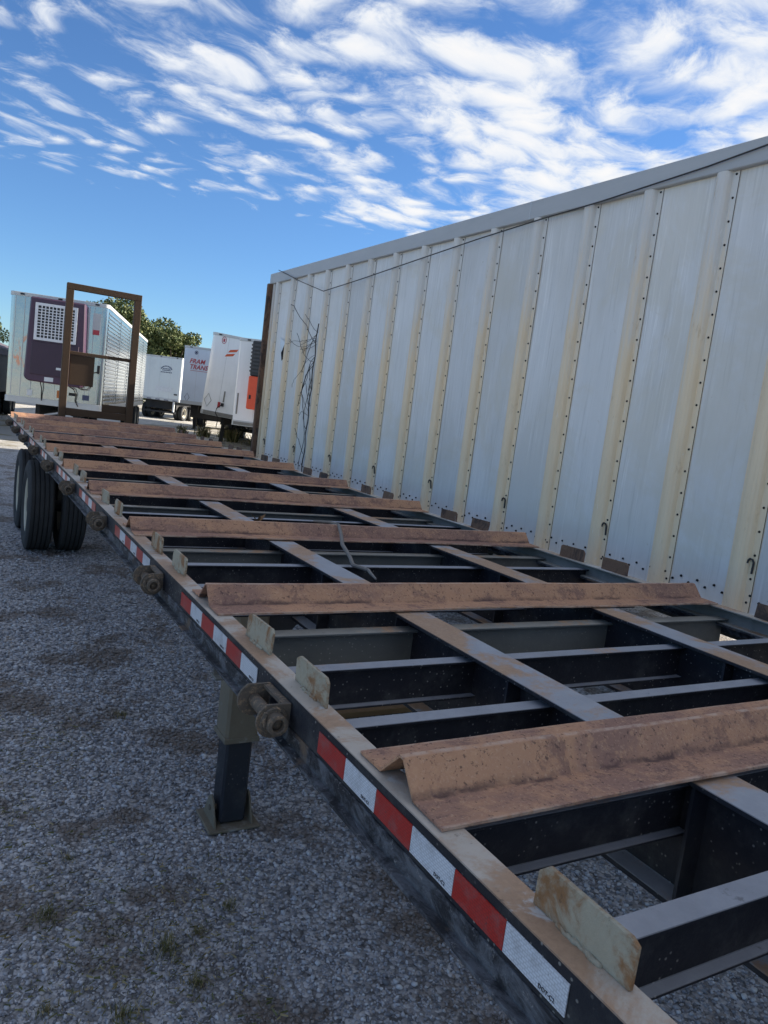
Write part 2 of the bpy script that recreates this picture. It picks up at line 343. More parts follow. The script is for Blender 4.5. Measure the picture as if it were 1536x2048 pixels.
# ------------------------------------------------------------------ mesh builders
class MB:
    def __init__(s): s.v = []; s.f = []
    def add(s, vs, fs):
        k = len(s.v); s.v += [tuple(v) for v in vs]; s.f += [tuple(i+k for i in f) for f in fs]; return s
    def box(s, x0, x1, y0, y1, z0, z1, m=None):
        vs = [Vector((x, y, z)) for x in (x0, x1) for y in (y0, y1) for z in (z0, z1)]
        if m: vs = [m @ v for v in vs]
        return s.add(vs, [(0, 1, 3, 2), (4, 6, 7, 5), (0, 4, 5, 1), (2, 3, 7, 6), (0, 2, 6, 4), (1, 5, 7, 3)])
    def prism(s, pts, ax, a, b):
        """closed outline extruded along axis ax from a to b; outline in the other two axes (cyclic order)"""
        n = len(pts); vs = []
        for t in (a, b):
            for p, q in pts: vs.append({'x': (t, p, q), 'y': (p, t, q), 'z': (p, q, t)}[ax])
        fs = [(i, (i+1) % n, n+(i+1) % n, n+i) for i in range(n)]
        return s.add(vs, fs+[tuple(range(n-1, -1, -1)), tuple(range(n, 2*n))])
    def tube(s, path, rad, k=8, cap=True):
        path = [Vector(p) for p in path]; n = len(path); vs = []
        rr = rad if isinstance(rad, (list, tuple)) else [rad]*n; up = Vector((.13, .21, .97)).normalized()
        for i, p in enumerate(path):
            t = (path[min(i+1, n-1)]-path[max(i-1, 0)]).normalized()
            a = t.cross(up)
            a = a.normalized() if a.length > 1e-3 else t.orthogonal().normalized(); b = t.cross(a)
            vs += [p+(a*math.cos(2*math.pi*j/k)+b*math.sin(2*math.pi*j/k))*rr[i] for j in range(k)]
        fs = [(i*k+j, i*k+(j+1) % k, (i+1)*k+(j+1) % k, (i+1)*k+j) for i in range(n-1) for j in range(k)]
        if cap: fs += [tuple(range(k-1, -1, -1)), tuple(range((n-1)*k, n*k))]
        return s.add(vs, fs)
    def lathe(s, prof, axis, c, k=32, closed=False):
        """prof: (radius, offset along axis)"""
        vs = []; n = len(prof); c = Vector(c)
        for j in range(k):
            t = 2*math.pi*j/k; ct, st = math.cos(t), math.sin(t)
            for r, h in prof:
                vs.append(c+Vector({'x': (h, r*ct, r*st), 'y': (r*ct, h, r*st), 'z': (r*ct, r*st, h)}[axis]))
        m = n if closed else n-1
        fs = [(j*n+i, ((j+1) % k)*n+i, ((j+1) % k)*n+(i+1) % n, j*n+(i+1) % n) for j in range(k) for i in range(m)]
        return s.add(vs, fs)
    def mesh(s, name, mat, bev=0., smooth=False):
        me = bpy.data.meshes.new(name); me.from_pydata(s.v, [], s.f)
        bm = bmesh.new(); bm.from_mesh(me); bmesh.ops.recalc_face_normals(bm, faces=bm.faces)
        if bev:
            es = [e for e in bm.edges if len(e.link_faces) == 2 and e.calc_face_angle(0) > .5]
            bmesh.ops.bevel(bm, geom=es, offset=bev, segments=1, affect='EDGES', clamp_overlap=True)
        bm.to_mesh(me); bm.free()
        if smooth: me.polygons.foreach_set('use_smooth', [True]*len(me.polygons))
        me.materials.append(MATS[mat]); return me
    def build(s, name, mat, parent=None, bev=0., smooth=False):
        return link(name, s.mesh(name, mat, bev, smooth), parent)
def link(name, me, parent=None, loc=(0, 0, 0), rot=(0, 0, 0), scale=(1, 1, 1)):
    o = bpy.data.objects.new(name, me); C.objects.link(o); o.parent = parent
    o.location = loc; o.rotation_euler = rot; o.scale = scale; return o
def tag(o, label, cat, group=None, kind=None):
    if label: o['label'] = label
    if cat: o['category'] = cat
    if group: o['group'] = group
    if kind: o['kind'] = kind
    return o
def thing(name, label, cat, loc=(0, 0, 0), rz=0., group=None):
    return tag(link(name, None, None, loc, (0, 0, rz)), label, cat, group)
def copy_tree(o, parent=None):
    c = o.copy(); C.objects.link(c); c.parent = parent
    for ch in o.children: copy_tree(ch, c)
    return c
def text_mesh(body, size, mat, shear=0., depth=.002, name='lettering'):
    cu = bpy.data.curves.new(name, 'FONT'); cu.body = body; cu.size = size; cu.extrude = depth; cu.shear = shear; cu.offset = size*.02 if size > .1 else 0
    cu.align_x = 'CENTER'; cu.align_y = 'CENTER'; cu.resolution_u = 3
    o = bpy.data.objects.new(name, cu); C.objects.link(o)
    me = bpy.data.meshes.new_from_object(o.evaluated_get(bpy.context.evaluated_depsgraph_get()))
    bpy.data.objects.remove(o); me.materials.clear(); me.materials.append(MATS[mat]); return me

# ------------------------------------------------------------------ ground
GS = 900
gm = MB().add([(-GS, -GS, 0), (GS, -GS, 0), (GS, GS, 0), (-GS, GS, 0)], [(0, 1, 2, 3)])
g = gm.build('gravel_ground', 'gravel_ground'); g['kind'] = 'structure'
def gravel():
    ico = np.array([(0, 1, 1.618), (0, -1, 1.618), (0, 1, -1.618), (0, -1, -1.618), (1, 1.618, 0), (-1, 1.618, 0), (1, -1.618, 0), (-1, -1.618, 0),
                    (1.618, 0, 1), (-1.618, 0, 1), (1.618, 0, -1), (-1.618, 0, -1)])/1.902
    tri = np.array([(0, 1, 8), (0, 8, 4), (0, 4, 5), (0, 5, 9), (0, 9, 1), (1, 6, 8), (8, 6, 10), (8, 10, 4), (4, 10, 2), (4, 2, 5), (5, 2, 11), (5, 11, 9), (9, 11, 7), (9, 7, 1), (1, 7, 6),
                    (3, 6, 7), (3, 7, 11), (3, 11, 2), (3, 2, 10), (3, 10, 6)])
    n = 420000; x = RNG.uniform(-3.2, 3.2, n); y = RNG.uniform(.4, 9.5, n)
    D = np.hypot(x+.72, y)*1.0 + .8; keep = RNG.random(n) < np.clip((2.9/D)**2.2, 0, 1); keep &= (x+.72)/y > -.62
    x, y, D = x[keep], y[keep], D[keep]; n = len(x)
    s = RNG.lognormal(0, .28, n)*.0064*np.clip(D/3.2, .85, 1.9)
    s = np.minimum(s, .016)
    q = RNG.normal(size=(n, 4)); q /= np.linalg.norm(q, axis=1)[:, None]; w, a, b, c = q.T
    Rm = np.stack([1-2*(b*b+c*c), 2*(a*b-c*w), 2*(a*c+b*w), 2*(a*b+c*w), 1-2*(a*a+c*c), 2*(b*c-a*w), 2*(a*c-b*w), 2*(b*c+a*w), 1-2*(a*a+b*b)], 1).reshape(n, 3, 3)
    V = ico[None]*RNG.uniform(.55, 1.2, (n, 12, 1)); V = np.einsum('nij,nkj->nki', Rm, V*RNG.uniform(.5, 1.25, (n, 1, 3)))*s[:, None, None]
    V[:, :, 2] *= .72; V += np.stack([x, y, s*.25], 1)[:, None]
    me = bpy.data.meshes.new('gravel'); me.vertices.add(n*12); me.vertices.foreach_set('co', V.reshape(-1).astype('f'))
    F = (tri[None]+np.arange(n)[:, None, None]*12).reshape(-1); me.loops.add(len(F)); me.loops.foreach_set('vertex_index', F.astype('i'))
    me.polygons.add(len(F)//3); me.polygons.foreach_set('loop_start', np.arange(0, len(F), 3, dtype='i'))
    me.update(calc_edges=True); me.validate(); me.materials.append(MATS['gravel_stone'])
    print('STONES', n)
    return tag(link('gravel', me), 'loose grey crushed stone strewn over the yard', 'gravel', None, 'stuff')
gravel()

# ------------------------------------------------------------------ flatbed trailer
DZ = 1.20; SP = 1.2192; H0 = 1.065; NOSE = -1.3; REAR = 12.46; WD = 2.345
T = thing('flatbed_trailer', 'long flatbed trailer frame with open deck, rusty cross ridges and red-white tape', 'trailer', (0, 0, 0))
# side rails: channel with worn top, dark web, winch track lip
def rail(sgn, xo, mat='worn_rail'):
    f = lambda x: xo+sgn*x
    prof = [(0, DZ), (.062, DZ), (.062, DZ-.007), (.008, DZ-.007), (.008, DZ-.066), (.05, DZ-.066), (.05, DZ-.073), (0, DZ-.073)]
    r = MB().prism([(f(x), z) for x, z in prof], 'y', NOSE, REAR).build('side_rail', mat, T, .0015)
    MB().prism([(f(-.002), DZ-.0735), (f(.056), DZ-.0735), (f(.056), DZ-.081), (f(.006), DZ-.081), (f(.006), DZ-.110), (f(-.022), DZ-.110), (f(-.022), DZ-.117), (f(-.002), DZ-.117)],
               'y', NOSE+.02, REAR-.02).build('winch_track', 'track_grime', r, .001)
    return r
railL = rail(1, -.02); railR = rail(-1, WD-.02, 'pale_rail')
# main beams
for xc in (.682, 1.603):
    w, t = .063, .012
    pr = [(xc-w, DZ-.004), (xc+w, DZ-.004), (xc+w, DZ-.004-t), (xc+.005, DZ-.004-t), (xc+.005, .93), (xc+w, .93), (xc+w, .916), (xc-w, .916), (xc-w, .93), (xc-.005, .93), (xc-.005, DZ-.004-t), (xc-w, DZ-.004-t)]
    bmn = MB().prism(pr, 'y', NOSE+.05, REAR-.06).build('main_beam', 'worn_beam', T, .0015)
    for i in range(-2, 22):
        y = .93+i*.6096
        if NOSE+.1 < y < REAR-.1:
            for sx in (-1, 1): MB().box(*sorted((xc+sx*.006, xc+sx*.055)), y-.004, y+.004, .932, DZ-.02).build('stiffener', 'black_paint', bmn)
# cross members: small I-beams running rail to rail
def cross_mesh(name, mat, top=.033, dep=.115, w=.024):
    z1 = DZ-top; z0 = z1-dep
    pr = [(-w, z1), (w, z1), (w, z1-.007), (.0035, z1-.007), (.0035, z0+.007), (w, z0+.007), (w, z0), (-w, z0), (-w, z0+.007), (-.0035, z0+.007), (-.0035, z1-.007), (-w, z1-.007)]
    return MB().prism([(y, z) for y, z in pr], 'x', -.011, WD-.030).mesh(name, mat, .0012)
cmA = cross_mesh('crossmember', 'worn_cross'); cmB = cross_mesh('crossmember', 'dusty_cross', .05, .13, .03)
hats = [H0+SP*i for i in range(-1, 10)]
for h in [H0-2*SP]+hats:
    for off, me in ((.45, cmA), (.825, cmA), (1.14, cmA)) if abs(h-H0+SP) < .1 else ((.345, cmA), (.69, cmA), (1.045, cmB)):
        if h < H0-.1 or h > 8: me = cmA
        if h+off < REAR-.1 and h+off > NOSE+.1: link('crossmember', me, T, (0, h+off, 0 if me is cmA and off < 1 or me is cmB or off > 1.1 else -.02))
# deck ridges: bent plate  _/\_  with uneven, dented edges
def ridge(seed):
    rng = random.Random(seed); nx = 26; prof = [(-.145, .0015), (-.052, .003), (-.006, .057), (.004, .058), (.062, .003), (.143, .0015)]
    vs = []; x0, x1 = -.004, WD-.040
    for i in range(nx+1):
        t = i/nx; x = x0+(x1-x0)*t
        for j, (dy, dzz) in enumerate(prof):
            a = .0014*math.sin(t*9+seed)+.0008*math.sin(t*23+seed*2.1)+rng.uniform(-.0007, .0007)
            hz = dzz+(a*.7 if dzz > .01 else 0)-(abs(rng.gauss(0, .0008)) if j in (0, 5) else 0)
            if j in (0, 5): hz += .004*math.sin(t*6+seed*3)**4*(.15 < t < .95)
            vs.append((x+(0 if 0 < i < nx else 0), dy+(a if j in (0, 5) else a*.3), max(hz, .0008)))
    k = len(prof); top = len(vs)
    fs = [(i*k+j, (i+1)*k+j, (i+1)*k+j+1, i*k+j+1) for i in range(nx) for j in range(k-1)]
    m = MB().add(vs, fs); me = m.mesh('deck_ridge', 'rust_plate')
    return me
for i, h in enumerate(hats):
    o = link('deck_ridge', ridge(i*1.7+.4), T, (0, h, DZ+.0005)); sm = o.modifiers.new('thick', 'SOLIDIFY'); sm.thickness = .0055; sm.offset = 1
# upright stop plates welded to the rails, two per bay
def stop_mesh(seed, mat='stop_plate'):
    rng = random.Random(seed); L = .178
    m = MB().prism([(-L/2, 0), (L/2, 0), (L/2, .052+rng.uniform(-.004, .004)), (L/2-.018, .066), (-L/2+.012, .064+rng.uniform(-.004, .004)), (-L/2, .058)], 'x', -.004, .004)
    m.tube([(-.006+rng.uniform(-.002, .002), -.045+k*.006, .001+rng.uniform(-.001, .0015)) for k in range(15)], [.0025+rng.uniform(0, .0035) for k in range(15)], 6)   # weld bead
    return m.mesh('stop_plate', mat, .0012)
stops = [stop_mesh(i) for i in range(5)]; rstops = [stop_mesh(i+9, 'post_rust') for i in range(3)]
for h in hats[:-1]+[H0-2*SP]:
    for k, off in enumerate((.44, .80)):
        y = h+off
        if NOSE+.1 < y < REAR-.1:
            rnd = random.Random(int(y*100))
            link('stop_plate', stops[rnd.randrange(5)], T, (.026, y+rnd.uniform(-.012, .012), DZ), (0, R(rnd.uniform(-3, 5)), R(rnd.uniform(-2, 2))))
            link('stop_plate', rstops[rnd.randrange(3)], T, (WD-.055, y+rnd.uniform(-.03, .03), DZ), (0, R(rnd.uniform(-9, 3)), R(rnd.uniform(-5, 5)+180)))
# reflective tape: strips of red and white blocks, each block a piece
bme = {}
for colr in ('red', 'white'):
    bme[colr] = MB().box(-.0225, -.0208, 0, 1, DZ-.062, DZ-.0165).mesh('tape_block', 'tape_'+colr)
dot = text_mesh('DOT-C2', .0085, 'print_black', 0, .0003)
strips = [(1.355, .126, 6), (2.484, .125, 6), (3.72, .125, 6), (4.94, .125, 5), (6.15, .125, 6), (7.4, .125, 4), (8.6, .125, 5), (9.9, .125, 4), (11.1, .125, 5), (.30, .126, 5)]
for y1, L, nb in strips:
    for k in range(nb):
        col = 'red' if k % 2 == 0 else 'white'; ya = y1-L*(k+1)
        if ya < NOSE: continue
        b = link('tape_block', bme[col], T, (0, ya+.0006, 0), (0, 0, 0), (1, L-.0012, 1))
        if col == 'white' and y1 < 3.8:
            t = link('lettering', dot, T, (-.0232, ya+.035, DZ-.055), (R(90), 0, R(-90)))
# winches under the left rail
def winch():
    w = link('winch', None, T)
    for y in (0, .165):
        pts = [(.048, .045), (-.040, .045)]+[(-.012+.062*math.cos(a), -.012+.062*math.sin(a)) for a in [math.pi*.72+i*math.pi*1.05/10 for i in range(11)]]+[(.048, -.03)]
        MB().prism(pts, 'y', y-.005, y+.005).build('cheek', 'winch_steel', w, .001)
    MB().lathe([(.0, -.03), (.024, -.03), (.024, .19), (0, .19)], 'y', (-.012, 0, -.012), 18).build('drum', 'winch_steel', w, 0, True)
    MB().lathe([(.036, -.045), (.036, -.012), (.025, -.012), (.021, -.02), (.021, -.045), (.024, -.047)], 'y', (-.012, 0, -.012), 20, True).build('ratchet_hub', 'winch_steel', w, .001)
    MB().lathe([(.0, -.0135), (.047, -.0135), (.050, -.006), (.0, -.0055)], 'y', (-.012, 0, -.012), 18).build('ratchet_wheel', 'winch_steel', w)
    MB().box(.02, .05, .004, .161, .030, .042).build('mounting_plate', 'winch_steel', w)
    MB().tube([(-.05, -.022, .028), (-.056, -.022, .005), (-.05, -.022, -.02)], .007, 6).build('pawl', 'winch_steel', w)
    return w
w0 = winch(); w0.location = (-.055, 1.51, DZ-.046); w0.scale = (.66, .78, .66)
for i in range(-1, 9):
    if i == 0: continue
    o = copy_tree(w0, T); o.location = (-.055, 1.51+SP*i+random.uniform(-.03, .03), DZ-.046); o.rotation_euler = (0, R(random.uniform(-4, 4)), 0)
# landing gear
def leg(x):
    lg = link('landing_leg', None, T, (x, 3.0, 0))
    MB().box(-.072, .072, -.072, .072, .40, 1.0).build('outer_tube', 'leg_tan', lg, .012)
    MB().box(-.058, .058, -.058, .058, .02, .47).build('inner_tube', 'black_paint', lg, .010)
    MB().box(-.115, .115, -.105, .105, .004, .016).build('foot_plate', 'leg_tan', lg, .003)
    for s_ in (-1, 1):
        MB().prism([(-.085, .016), (.085, .016), (.03, .115), (.0, .135), (-.03, .115)], 'x', s_*.082-.004, s_*.082+.004).build('foot_gusset', 'leg_tan', lg, .001)
    MB().tube([(-.09, 0, .075), (.09, 0, .075)], .012, 10).build('foot_pin', 'winch_steel', lg)
    MB().box(-.078, .078, -.078, .078, .395, .42).build('collar', 'leg_tan', lg, .003)
    MB().prism([(.06, 1.0), (.30, 1.05), (.30, .98), (.075, .72)], 'y', -.006, .006).build('brace', 'black_paint', lg) if x < 1 else MB().prism([(-.06, 1.0), (-.30, 1.05), (-.30, .98), (-.075, .72)], 'y', -.006, .006).build('brace', 'black_paint', lg)
leg(.42); leg(1.88)
MB().tube([(.49, 3.0, .80), (1.81, 3.0, .80)], .022, 10).build('leg_shaft', 'black_paint', T)
MB().box(.49, 1.81, 3.05, 3.065, .62, .70).build('cross_brace', 'frame_brown', T)
# tandem axles
def tyre_mesh():
    r, w = .47, .125; p = [(.285, -.085), (.30, -.10), (.36, -.128), (.42, -.124), (.452, -.112), (r-.004, -.104)]
    y = -.100
    for gy in (-.066, -.022, .022, .066):
        p += [(r, y), (r, gy-.006), (r-.014, gy-.004), (r-.014, gy+.004), (r, gy+.006)]; y = gy+.007
    p += [(r, .100), (r-.004, .104), (.452, .112), (.42, .124), (.36, .128), (.30, .10), (.285, .085)]
    return MB().lathe(p, 'x', (0, 0, 0), 56, True).mesh('tyre', 'tyre_rubber')
tm = tyre_mesh()
rm = MB().lathe([(.290, -.095), (.300, -.099), (.290, -.105), (.272, -.09), (.262, -.03), (.20, .01), (.11, .02), (.10, .05), (.10, .06), (.20, .06), (.27, .09), (.290, .095)], 'x', (0, 0, 0), 40).mesh('rim', 'rim_cream', 0, True)
hm = MB().lathe([(0, -.10), (.075, -.10), (.085, -.085), (.10, -.01), (.14, .0), (.14, .05)], 'x', (0, 0, 0), 24).mesh('hub', 'chassis_black')
lugm = MB()
for k in range(10): lugm.lathe([(0, -.035), (.014, -.035), (.014, .01)], 'x', (0, .14*math.cos(k*.628), .14*math.sin(k*.628)), 6)
lugm = lugm.mesh('wheel_nuts', 'winch_steel')
def wheel(x, y, flip, parent, r=.47, z=None):
    w = link('wheel', None, parent, (x, y, r if z is None else z), (random.uniform(0, 6), 0, math.pi if flip else 0), (1, r/.47, r/.47))
    link('tyre', tm, w); link('rim', rm, w); link('hub', hm, w); link('wheel_nuts', lugm, w)
    return w
for y in (8.70, 9.93):
    for x, fl in ((.105, False), (.425, True), (1.88, False), (2.20, True)): wheel(x, y, fl, T)
    MB().tube([(.2, y, .47), (2.1, y, .47)], .062, 14).build('axle', 'chassis_black', T)
    for x in (.70, 1.60):
        MB().prism([(y-.5, .62), (y-.25, .56), (y, .545), (y+.25, .56), (y+.5, .62), (y+.5, .66), (y+.25, .61), (y, .60), (y-.25, .61), (y-.5, .66)], 'x', x-.04, x+.04).build('leaf_spring', 'chassis_black', T)
for y in (8.15, 9.315, 10.48):
    for x in (.70, 1.60): MB().prism([(y-.10, .918), (y+.10, .918), (y+.06, .60), (y-.06, .60)], 'x', x-.05, x+.05).build('spring_hanger', 'chassis_black', T)
# upright frame at the trailer's end
EF = link('end_frame', None, T, (0, 12.5, 0))
fb = lambda a, nm='frame_bar': MB().box(*a).build(nm, 'frame_brown', EF, .004)
fb((.662, .762, -.05, .05, .95, 3.13), 'post'); fb((1.640, 1.740, -.05, .05, .95, 3.13), 'post')
fb((.662, 1.740, -.05, .05, 3.1305, 3.222), 'top_bar'); fb((.764, 1.638, -.03, .03, 2.185, 2.235), 'middle_bar')
fb((.764, 1.638, -.04, .04, 1.27, 1.375), 'bottom_bar'); fb((.775, 1.125, -.012, .012, 1.735, 2.183), 'tool_box')
fb((1.28, 1.638, .012, .035, 1.377, 1.49), 'corner_plate')
MB().box(-.02, WD-.02, REAR+.001, REAR+.03, DZ-.16, DZ-.01).build('rear_beam', 'rust_plate', T, .003)
MB().box(-.02, WD-.02, NOSE-.03, NOSE-.001, DZ-.16, DZ-.01).build('front_beam', 'rust_plate', T, .003)

# ------------------------------------------------------------------ box trailer alongside (ribbed wall)
XW = 3.40; Y0, Y1 = -3.05, 11.31; ZB, ZT = .93, 3.755; SPR = .586; RB = 3.395
B = thing('box_trailer', 'tall weathered off-white box trailer with cream ribs on its riveted side', 'trailer', (XW+1.3, 4.1, 0))
L = lambda v: tuple(a-b for a, b in zip(v, (XW+1.3, 4.1, 0)))
class BB(MB):
    def build(s, name, mat, parent=None, bev=0., smooth=False):
        s.v = [L(v) for v in s.v]; return MB.build(s, name, mat, parent, bev, smooth)
ribs = [RB+SPR*i for i in range(-11, 14)]
ribs = [y for y in ribs if Y0 < y < Y1-.05]
# panels, one sheet per bay, each very slightly oil-canned
edges = [Y0+.03]+ribs+[Y1-.09]
for i in range(len(edges)-1):
    a, b = edges[i], edges[i+1]
    if b-a < .02: continue
    rng = random.Random(i*3+1); ny, nzz = 6, 14; vs = []; ph = rng.uniform(0, 6); am = rng.uniform(.002, .006)
    for r_ in range(nzz+1):
        for c_ in range(ny+1):
            t, u = c_/ny, r_/nzz
            bulge = am*math.sin(math.pi*t)*math.sin(u*7+ph)*(1 if 0 < c_ < ny else 0)
            yy = a+(b-a)*t
            if abs(a-9.255) < .01 and c_ == 0: yy += .075+.02*math.sin(u*5)            # torn seam left open beside this rib
            vs.append((XW+bulge, yy, ZB+.02+(ZT-.15-ZB-.02)*u))
    BB().add(vs, [(r_*(ny+1)+c_, r_*(ny+1)+c_+1, (r_+1)*(ny+1)+c_+1, (r_+1)*(ny+1)+c_) for r_ in range(nzz) for c_ in range(ny)]).build('wall_panel', 'wall_white', B)
# ribs: rounded hat section with a flange that carries the fixings
ZR0, ZR1 = ZB+.03, ZT-.148
rp = [(.080, -.002), (.066, -.006), (.056, -.016), (.044, -.032), (.028, -.043), (.008, -.048), (-.012, -.048), (-.030, -.043), (-.045, -.031), (-.053, -.016), (-.057, -.0055), (-.105, -.0045), (-.105, -.0005), (.080, -.0005)]
ribme = MB().prism([(x, y) for y, x in [(p, q) for p, q in rp]], 'z', ZR0, ZR1).mesh('rib', 'rib_cream')
rv_ = MB(); k = 0; z = ZR0+.07
while z < ZR1:
    rv_.lathe([(0, -.0120), (.0050, -.0112), (.0072, -.0080), (.0078, -.0044)], 'x', (0, -.079, z), 8); z += .142
rvme = rv_.mesh('rivets', 'rubber_black')
hook = MB().tube([(-.012, 0, -.045), (-.014, 0, .0), (-.014, 0, .022), (-.016, .010, .038), (-.018, .024, .040), (-.020, .034, .028), (-.020, .036, .012)], .0065, 6).mesh('hook', 'wire_steel')
seam = MB().box(-.0052, -.0046, -.1052, -.1012, ZR0, ZR1).mesh('seam_gap', 'dark_void')
for i, y in enumerate(ribs):
    if y > Y1-.15: continue
    rb_ = link('rib', ribme, B, L((XW, y, 0)))
    o = link('rivets', rvme, rb_); o['kind'] = 'stuff'
    link('seam_gap', seam, rb_)
    if (i-ribs.index(min(ribs, key=lambda q: abs(q-3.98)))) % 2 == 0: link('hook', hook, rb_, (0, -.085, 1.25), (R(random.uniform(-12, 12)), 0, 0))
BB().box(XW-.042, XW+.03, Y0, Y1+.01, ZT-.15, ZT).build('top_rail', 'top_rail_alu', B, .006)
for y in (5.25, -1.0, 9.8): BB().box(XW-.0435, XW-.0415, y-.006, y+.006, ZT-.149, ZT-.002).build('rail_joint', 'van_trim', B)
BB().box(XW-.018, XW+.03, Y0, Y1-.1, ZB-.03, ZB+.035).build('bottom_rail', 'wall_white', B, .003)
br = BB(); y = Y0+.06
while y < Y1-.15:
    br.lathe([(0, -.006), (.007, -.005), (.009, .004)], 'x', (XW-.004, y, ZB+.115+.03*(int(y*16) % 2)), 6); y += .062
o = br.build('rail_rivets', 'rubber_black', B); o['kind'] = 'stuff'
BB().box(XW-.095, XW+.07, Y1-.088, Y1-.02, ZB-.03, ZT-.152).build('corner_post', 'post_rust', B, .01)
BB().box(XW-.020, XW-.002, Y1-.16, Y1-.09, ZB+.02, ZT-.152).build('post_edge_strip', 'rib_cream', B)
BB().box(XW+.07, XW+2.53, Y1-.06, Y1-.01, ZB, ZT-.01).build('rear_wall', 'van_grey', B)
BB().box(XW+2.53, XW+2.60, Y1-.088, Y1+.004, ZB-.03, ZT-.152).build('corner_post', 'post_rust', B, .01)
BB().box(XW+2.57, XW+2.60, Y0, Y1-.1, ZB-.03, ZT).build('far_wall', 'wall_white', B)
BB().box(XW+.031, XW+2.569, Y0, Y1+.008, ZT-.03, ZT-.002).build('roof', 'top_rail_alu', B)
BB().box(XW+.05, XW+2.55, Y0+.03, Y1-.07, ZB-.02, ZB+.06).build('floor', 'chassis_black', B)
BB().box(XW+.0, XW+2.6, Y0-.03, Y0-.001, ZB, ZT-.01).build('front_wall', 'wall_white', B)
for x in (XW+.72, XW+1.78): BB().box(x, x+.1, Y0+.3, Y1-.3, ZB-.32, ZB-.022).build('frame_rail', 'chassis_black', B)
for y in (8.6, 9.85):
    for x, fl in ((XW+.20, False), (XW+.52, True), (XW+2.08, False), (XW+2.40, True)): wheel(*L((x, y, 0))[:2], fl, B)
    BB().tube([(XW+.3, y, .47), (XW+2.3, y, .47)], .062, 12).build('axle', 'chassis_black', B)
for x in (XW+.5, XW+2.0):
    BB().box(x, x+.13, -.6, -.47, .02, ZB-.02).build('landing_leg', 'chassis_black', B, .01)
    BB().box(x-.06, x+.19, -.66, -.41, .0, .02).build('foot_plate', 'chassis_black', B)
# open torn seam, the shade inside it painted as a dark raised strip
sv = BB(); pts = []
for i in range(15):
    t = i/14; z = 1.0+t*2.32; wdt = .010+.030*(1-t)*(.6+.4*math.sin(i*2.3))
    pts.append((9.345+.012*math.sin(i*1.7), z, wdt))
for i in range(14):
    (a, z0, w0_), (b, z1, w1_) = pts[i], pts[i+1]
    sv.add([(XW-.006, a-w0_/2, z0), (XW-.006, a+w0_/2, z0), (XW-.006, b+w1_/2, z1), (XW-.006, b-w1_/2, z1), (XW-.001, a-w0_/2, z0), (XW-.001, a+w0_/2, z0), (XW-.001, b+w1_/2, z1), (XW-.001, b-w1_/2, z1)],
           [(0, 1, 2, 3), (0, 4, 5, 1), (1, 5, 6, 2), (3, 2, 6, 7), (0, 3, 7, 4)])
sv.build('torn_seam_shade_strip', 'dark_void', B)
# torn flap of sheet metal
BB().add([(XW-.010, 10.72, 2.80), (XW-.035, 10.45, 2.72), (XW-.05, 10.50, 2.60), (XW-.02, 10.68, 2.68), (XW-.03, 10.60, 2.56)], [(0, 1, 2, 3), (3, 2, 4)]).build('torn_flap', 'patch_white', B)
BB().add([(XW-.006, 10.70, 2.70), (XW-.006, 10.44, 2.70), (XW-.006, 10.50, 2.50), (XW-.006, 10.60, 2.46)], [(0, 1, 2, 3)]).build('tear_hole', 'dark_void', B)
# sagging wire along the wall
wp = [(XW-.06, 10.95, 3.775), (XW-.075, 10.0, 3.52), (XW-.09, 9.18, 3.325), (XW-.075, 8.2, 3.385), (XW-.07, 7.0, 3.465), (XW-.07, 5.9, 3.535), (XW-.07, 5.07, 3.575), (XW-.065, 4.4, 3.60), (XW-.06, 3.5, 3.655), (XW-.06, 3.0, 3.70), (XW-.058, 1.8, 3.75), (XW-.05, .5, 3.76)]
tag(MB().tube(wp, .0055, 6).build('loose_wire', 'wire_steel'), 'thin dark wire sagging along the top of the ribbed trailer wall', 'wire')
# dead vine by the torn seam
def vine():
    rng = random.Random(5); m = MB()
    for k in range(20):
        y = 9.35+rng.uniform(-.02, .05); z = rng.choice([rng.uniform(2.2, 2.85), rng.uniform(1.05, 2.3)]); hd = rng.uniform(-.2, 1.9) if z < 2.2 else rng.uniform(-.9, .5)
        x = XW-.03; p = [(x, y, z)]
        for j in range(rng.randint(5, 11)):
            hd += rng.uniform(-.32, .32); st = .055 if z < 2.2 else .085
            y += st*math.cos(hd)*(.45 if z < 2.2 else 1); z += st*math.sin(hd); x = min(XW-.05, x+rng.uniform(-.02, .012)); p.append((x, max(y, 9.33), z))
        m.tube(p, rng.uniform(.0022, .0045), 5)
    p = [(XW-.03, 9.37+.02*math.sin(i*1.3), .98+i*.085) for i in range(24)]; m.tube(p, .007, 6)
    m.tube([(XW-.045, 9.43+.05*math.sin(i*.9+1), 1.0+i*.1) for i in range(15)], .004, 5)
    return tag(m.build('dead_vine', 'vine_dark'), 'tangle of bare dark vine climbing the torn seam of the ribbed wall', 'vine')
vine()
# small things on the deck and underneath
st = [(.95, 3.60, 1.262), (1.02, 3.55, 1.268), (1.05, 3.50, 1.262), (1.0, 3.36, 1.235), (.94, 3.22, 1.215), (.88, 3.02, 1.203), (.84, 2.90, 1.187), (.87, 2.81, 1.186), (.83, 2.72, 1.195), (.79, 2.60, 1.20)]
tag(MB().tube(st, [.006, .008, .009, .009, .010, .009, .009, .008, .007, .004], 7).build('dead_branch', 'bark_dead'), 'crooked grey dead branch lying across the rusty deck', 'branch')
lf = MB()
for k in range(3):
    a = k*2.1; lf.add([(0, 0, 0), (.03*math.cos(a), .03*math.sin(a), .03), (.05*math.cos(a+.3), .05*math.sin(a+.3), .055), (.02*math.cos(a+.9), .02*math.sin(a+.9), .035)], [(0, 1, 2, 3)])
lf.v = [(x+.80, y+4.01, z+1.167) for x, y, z in lf.v]
tag(lf.build('dry_leaf', 'leaf_dry'), 'curled brown dry leaf caught on a crossmember of the flatbed', 'leaf')
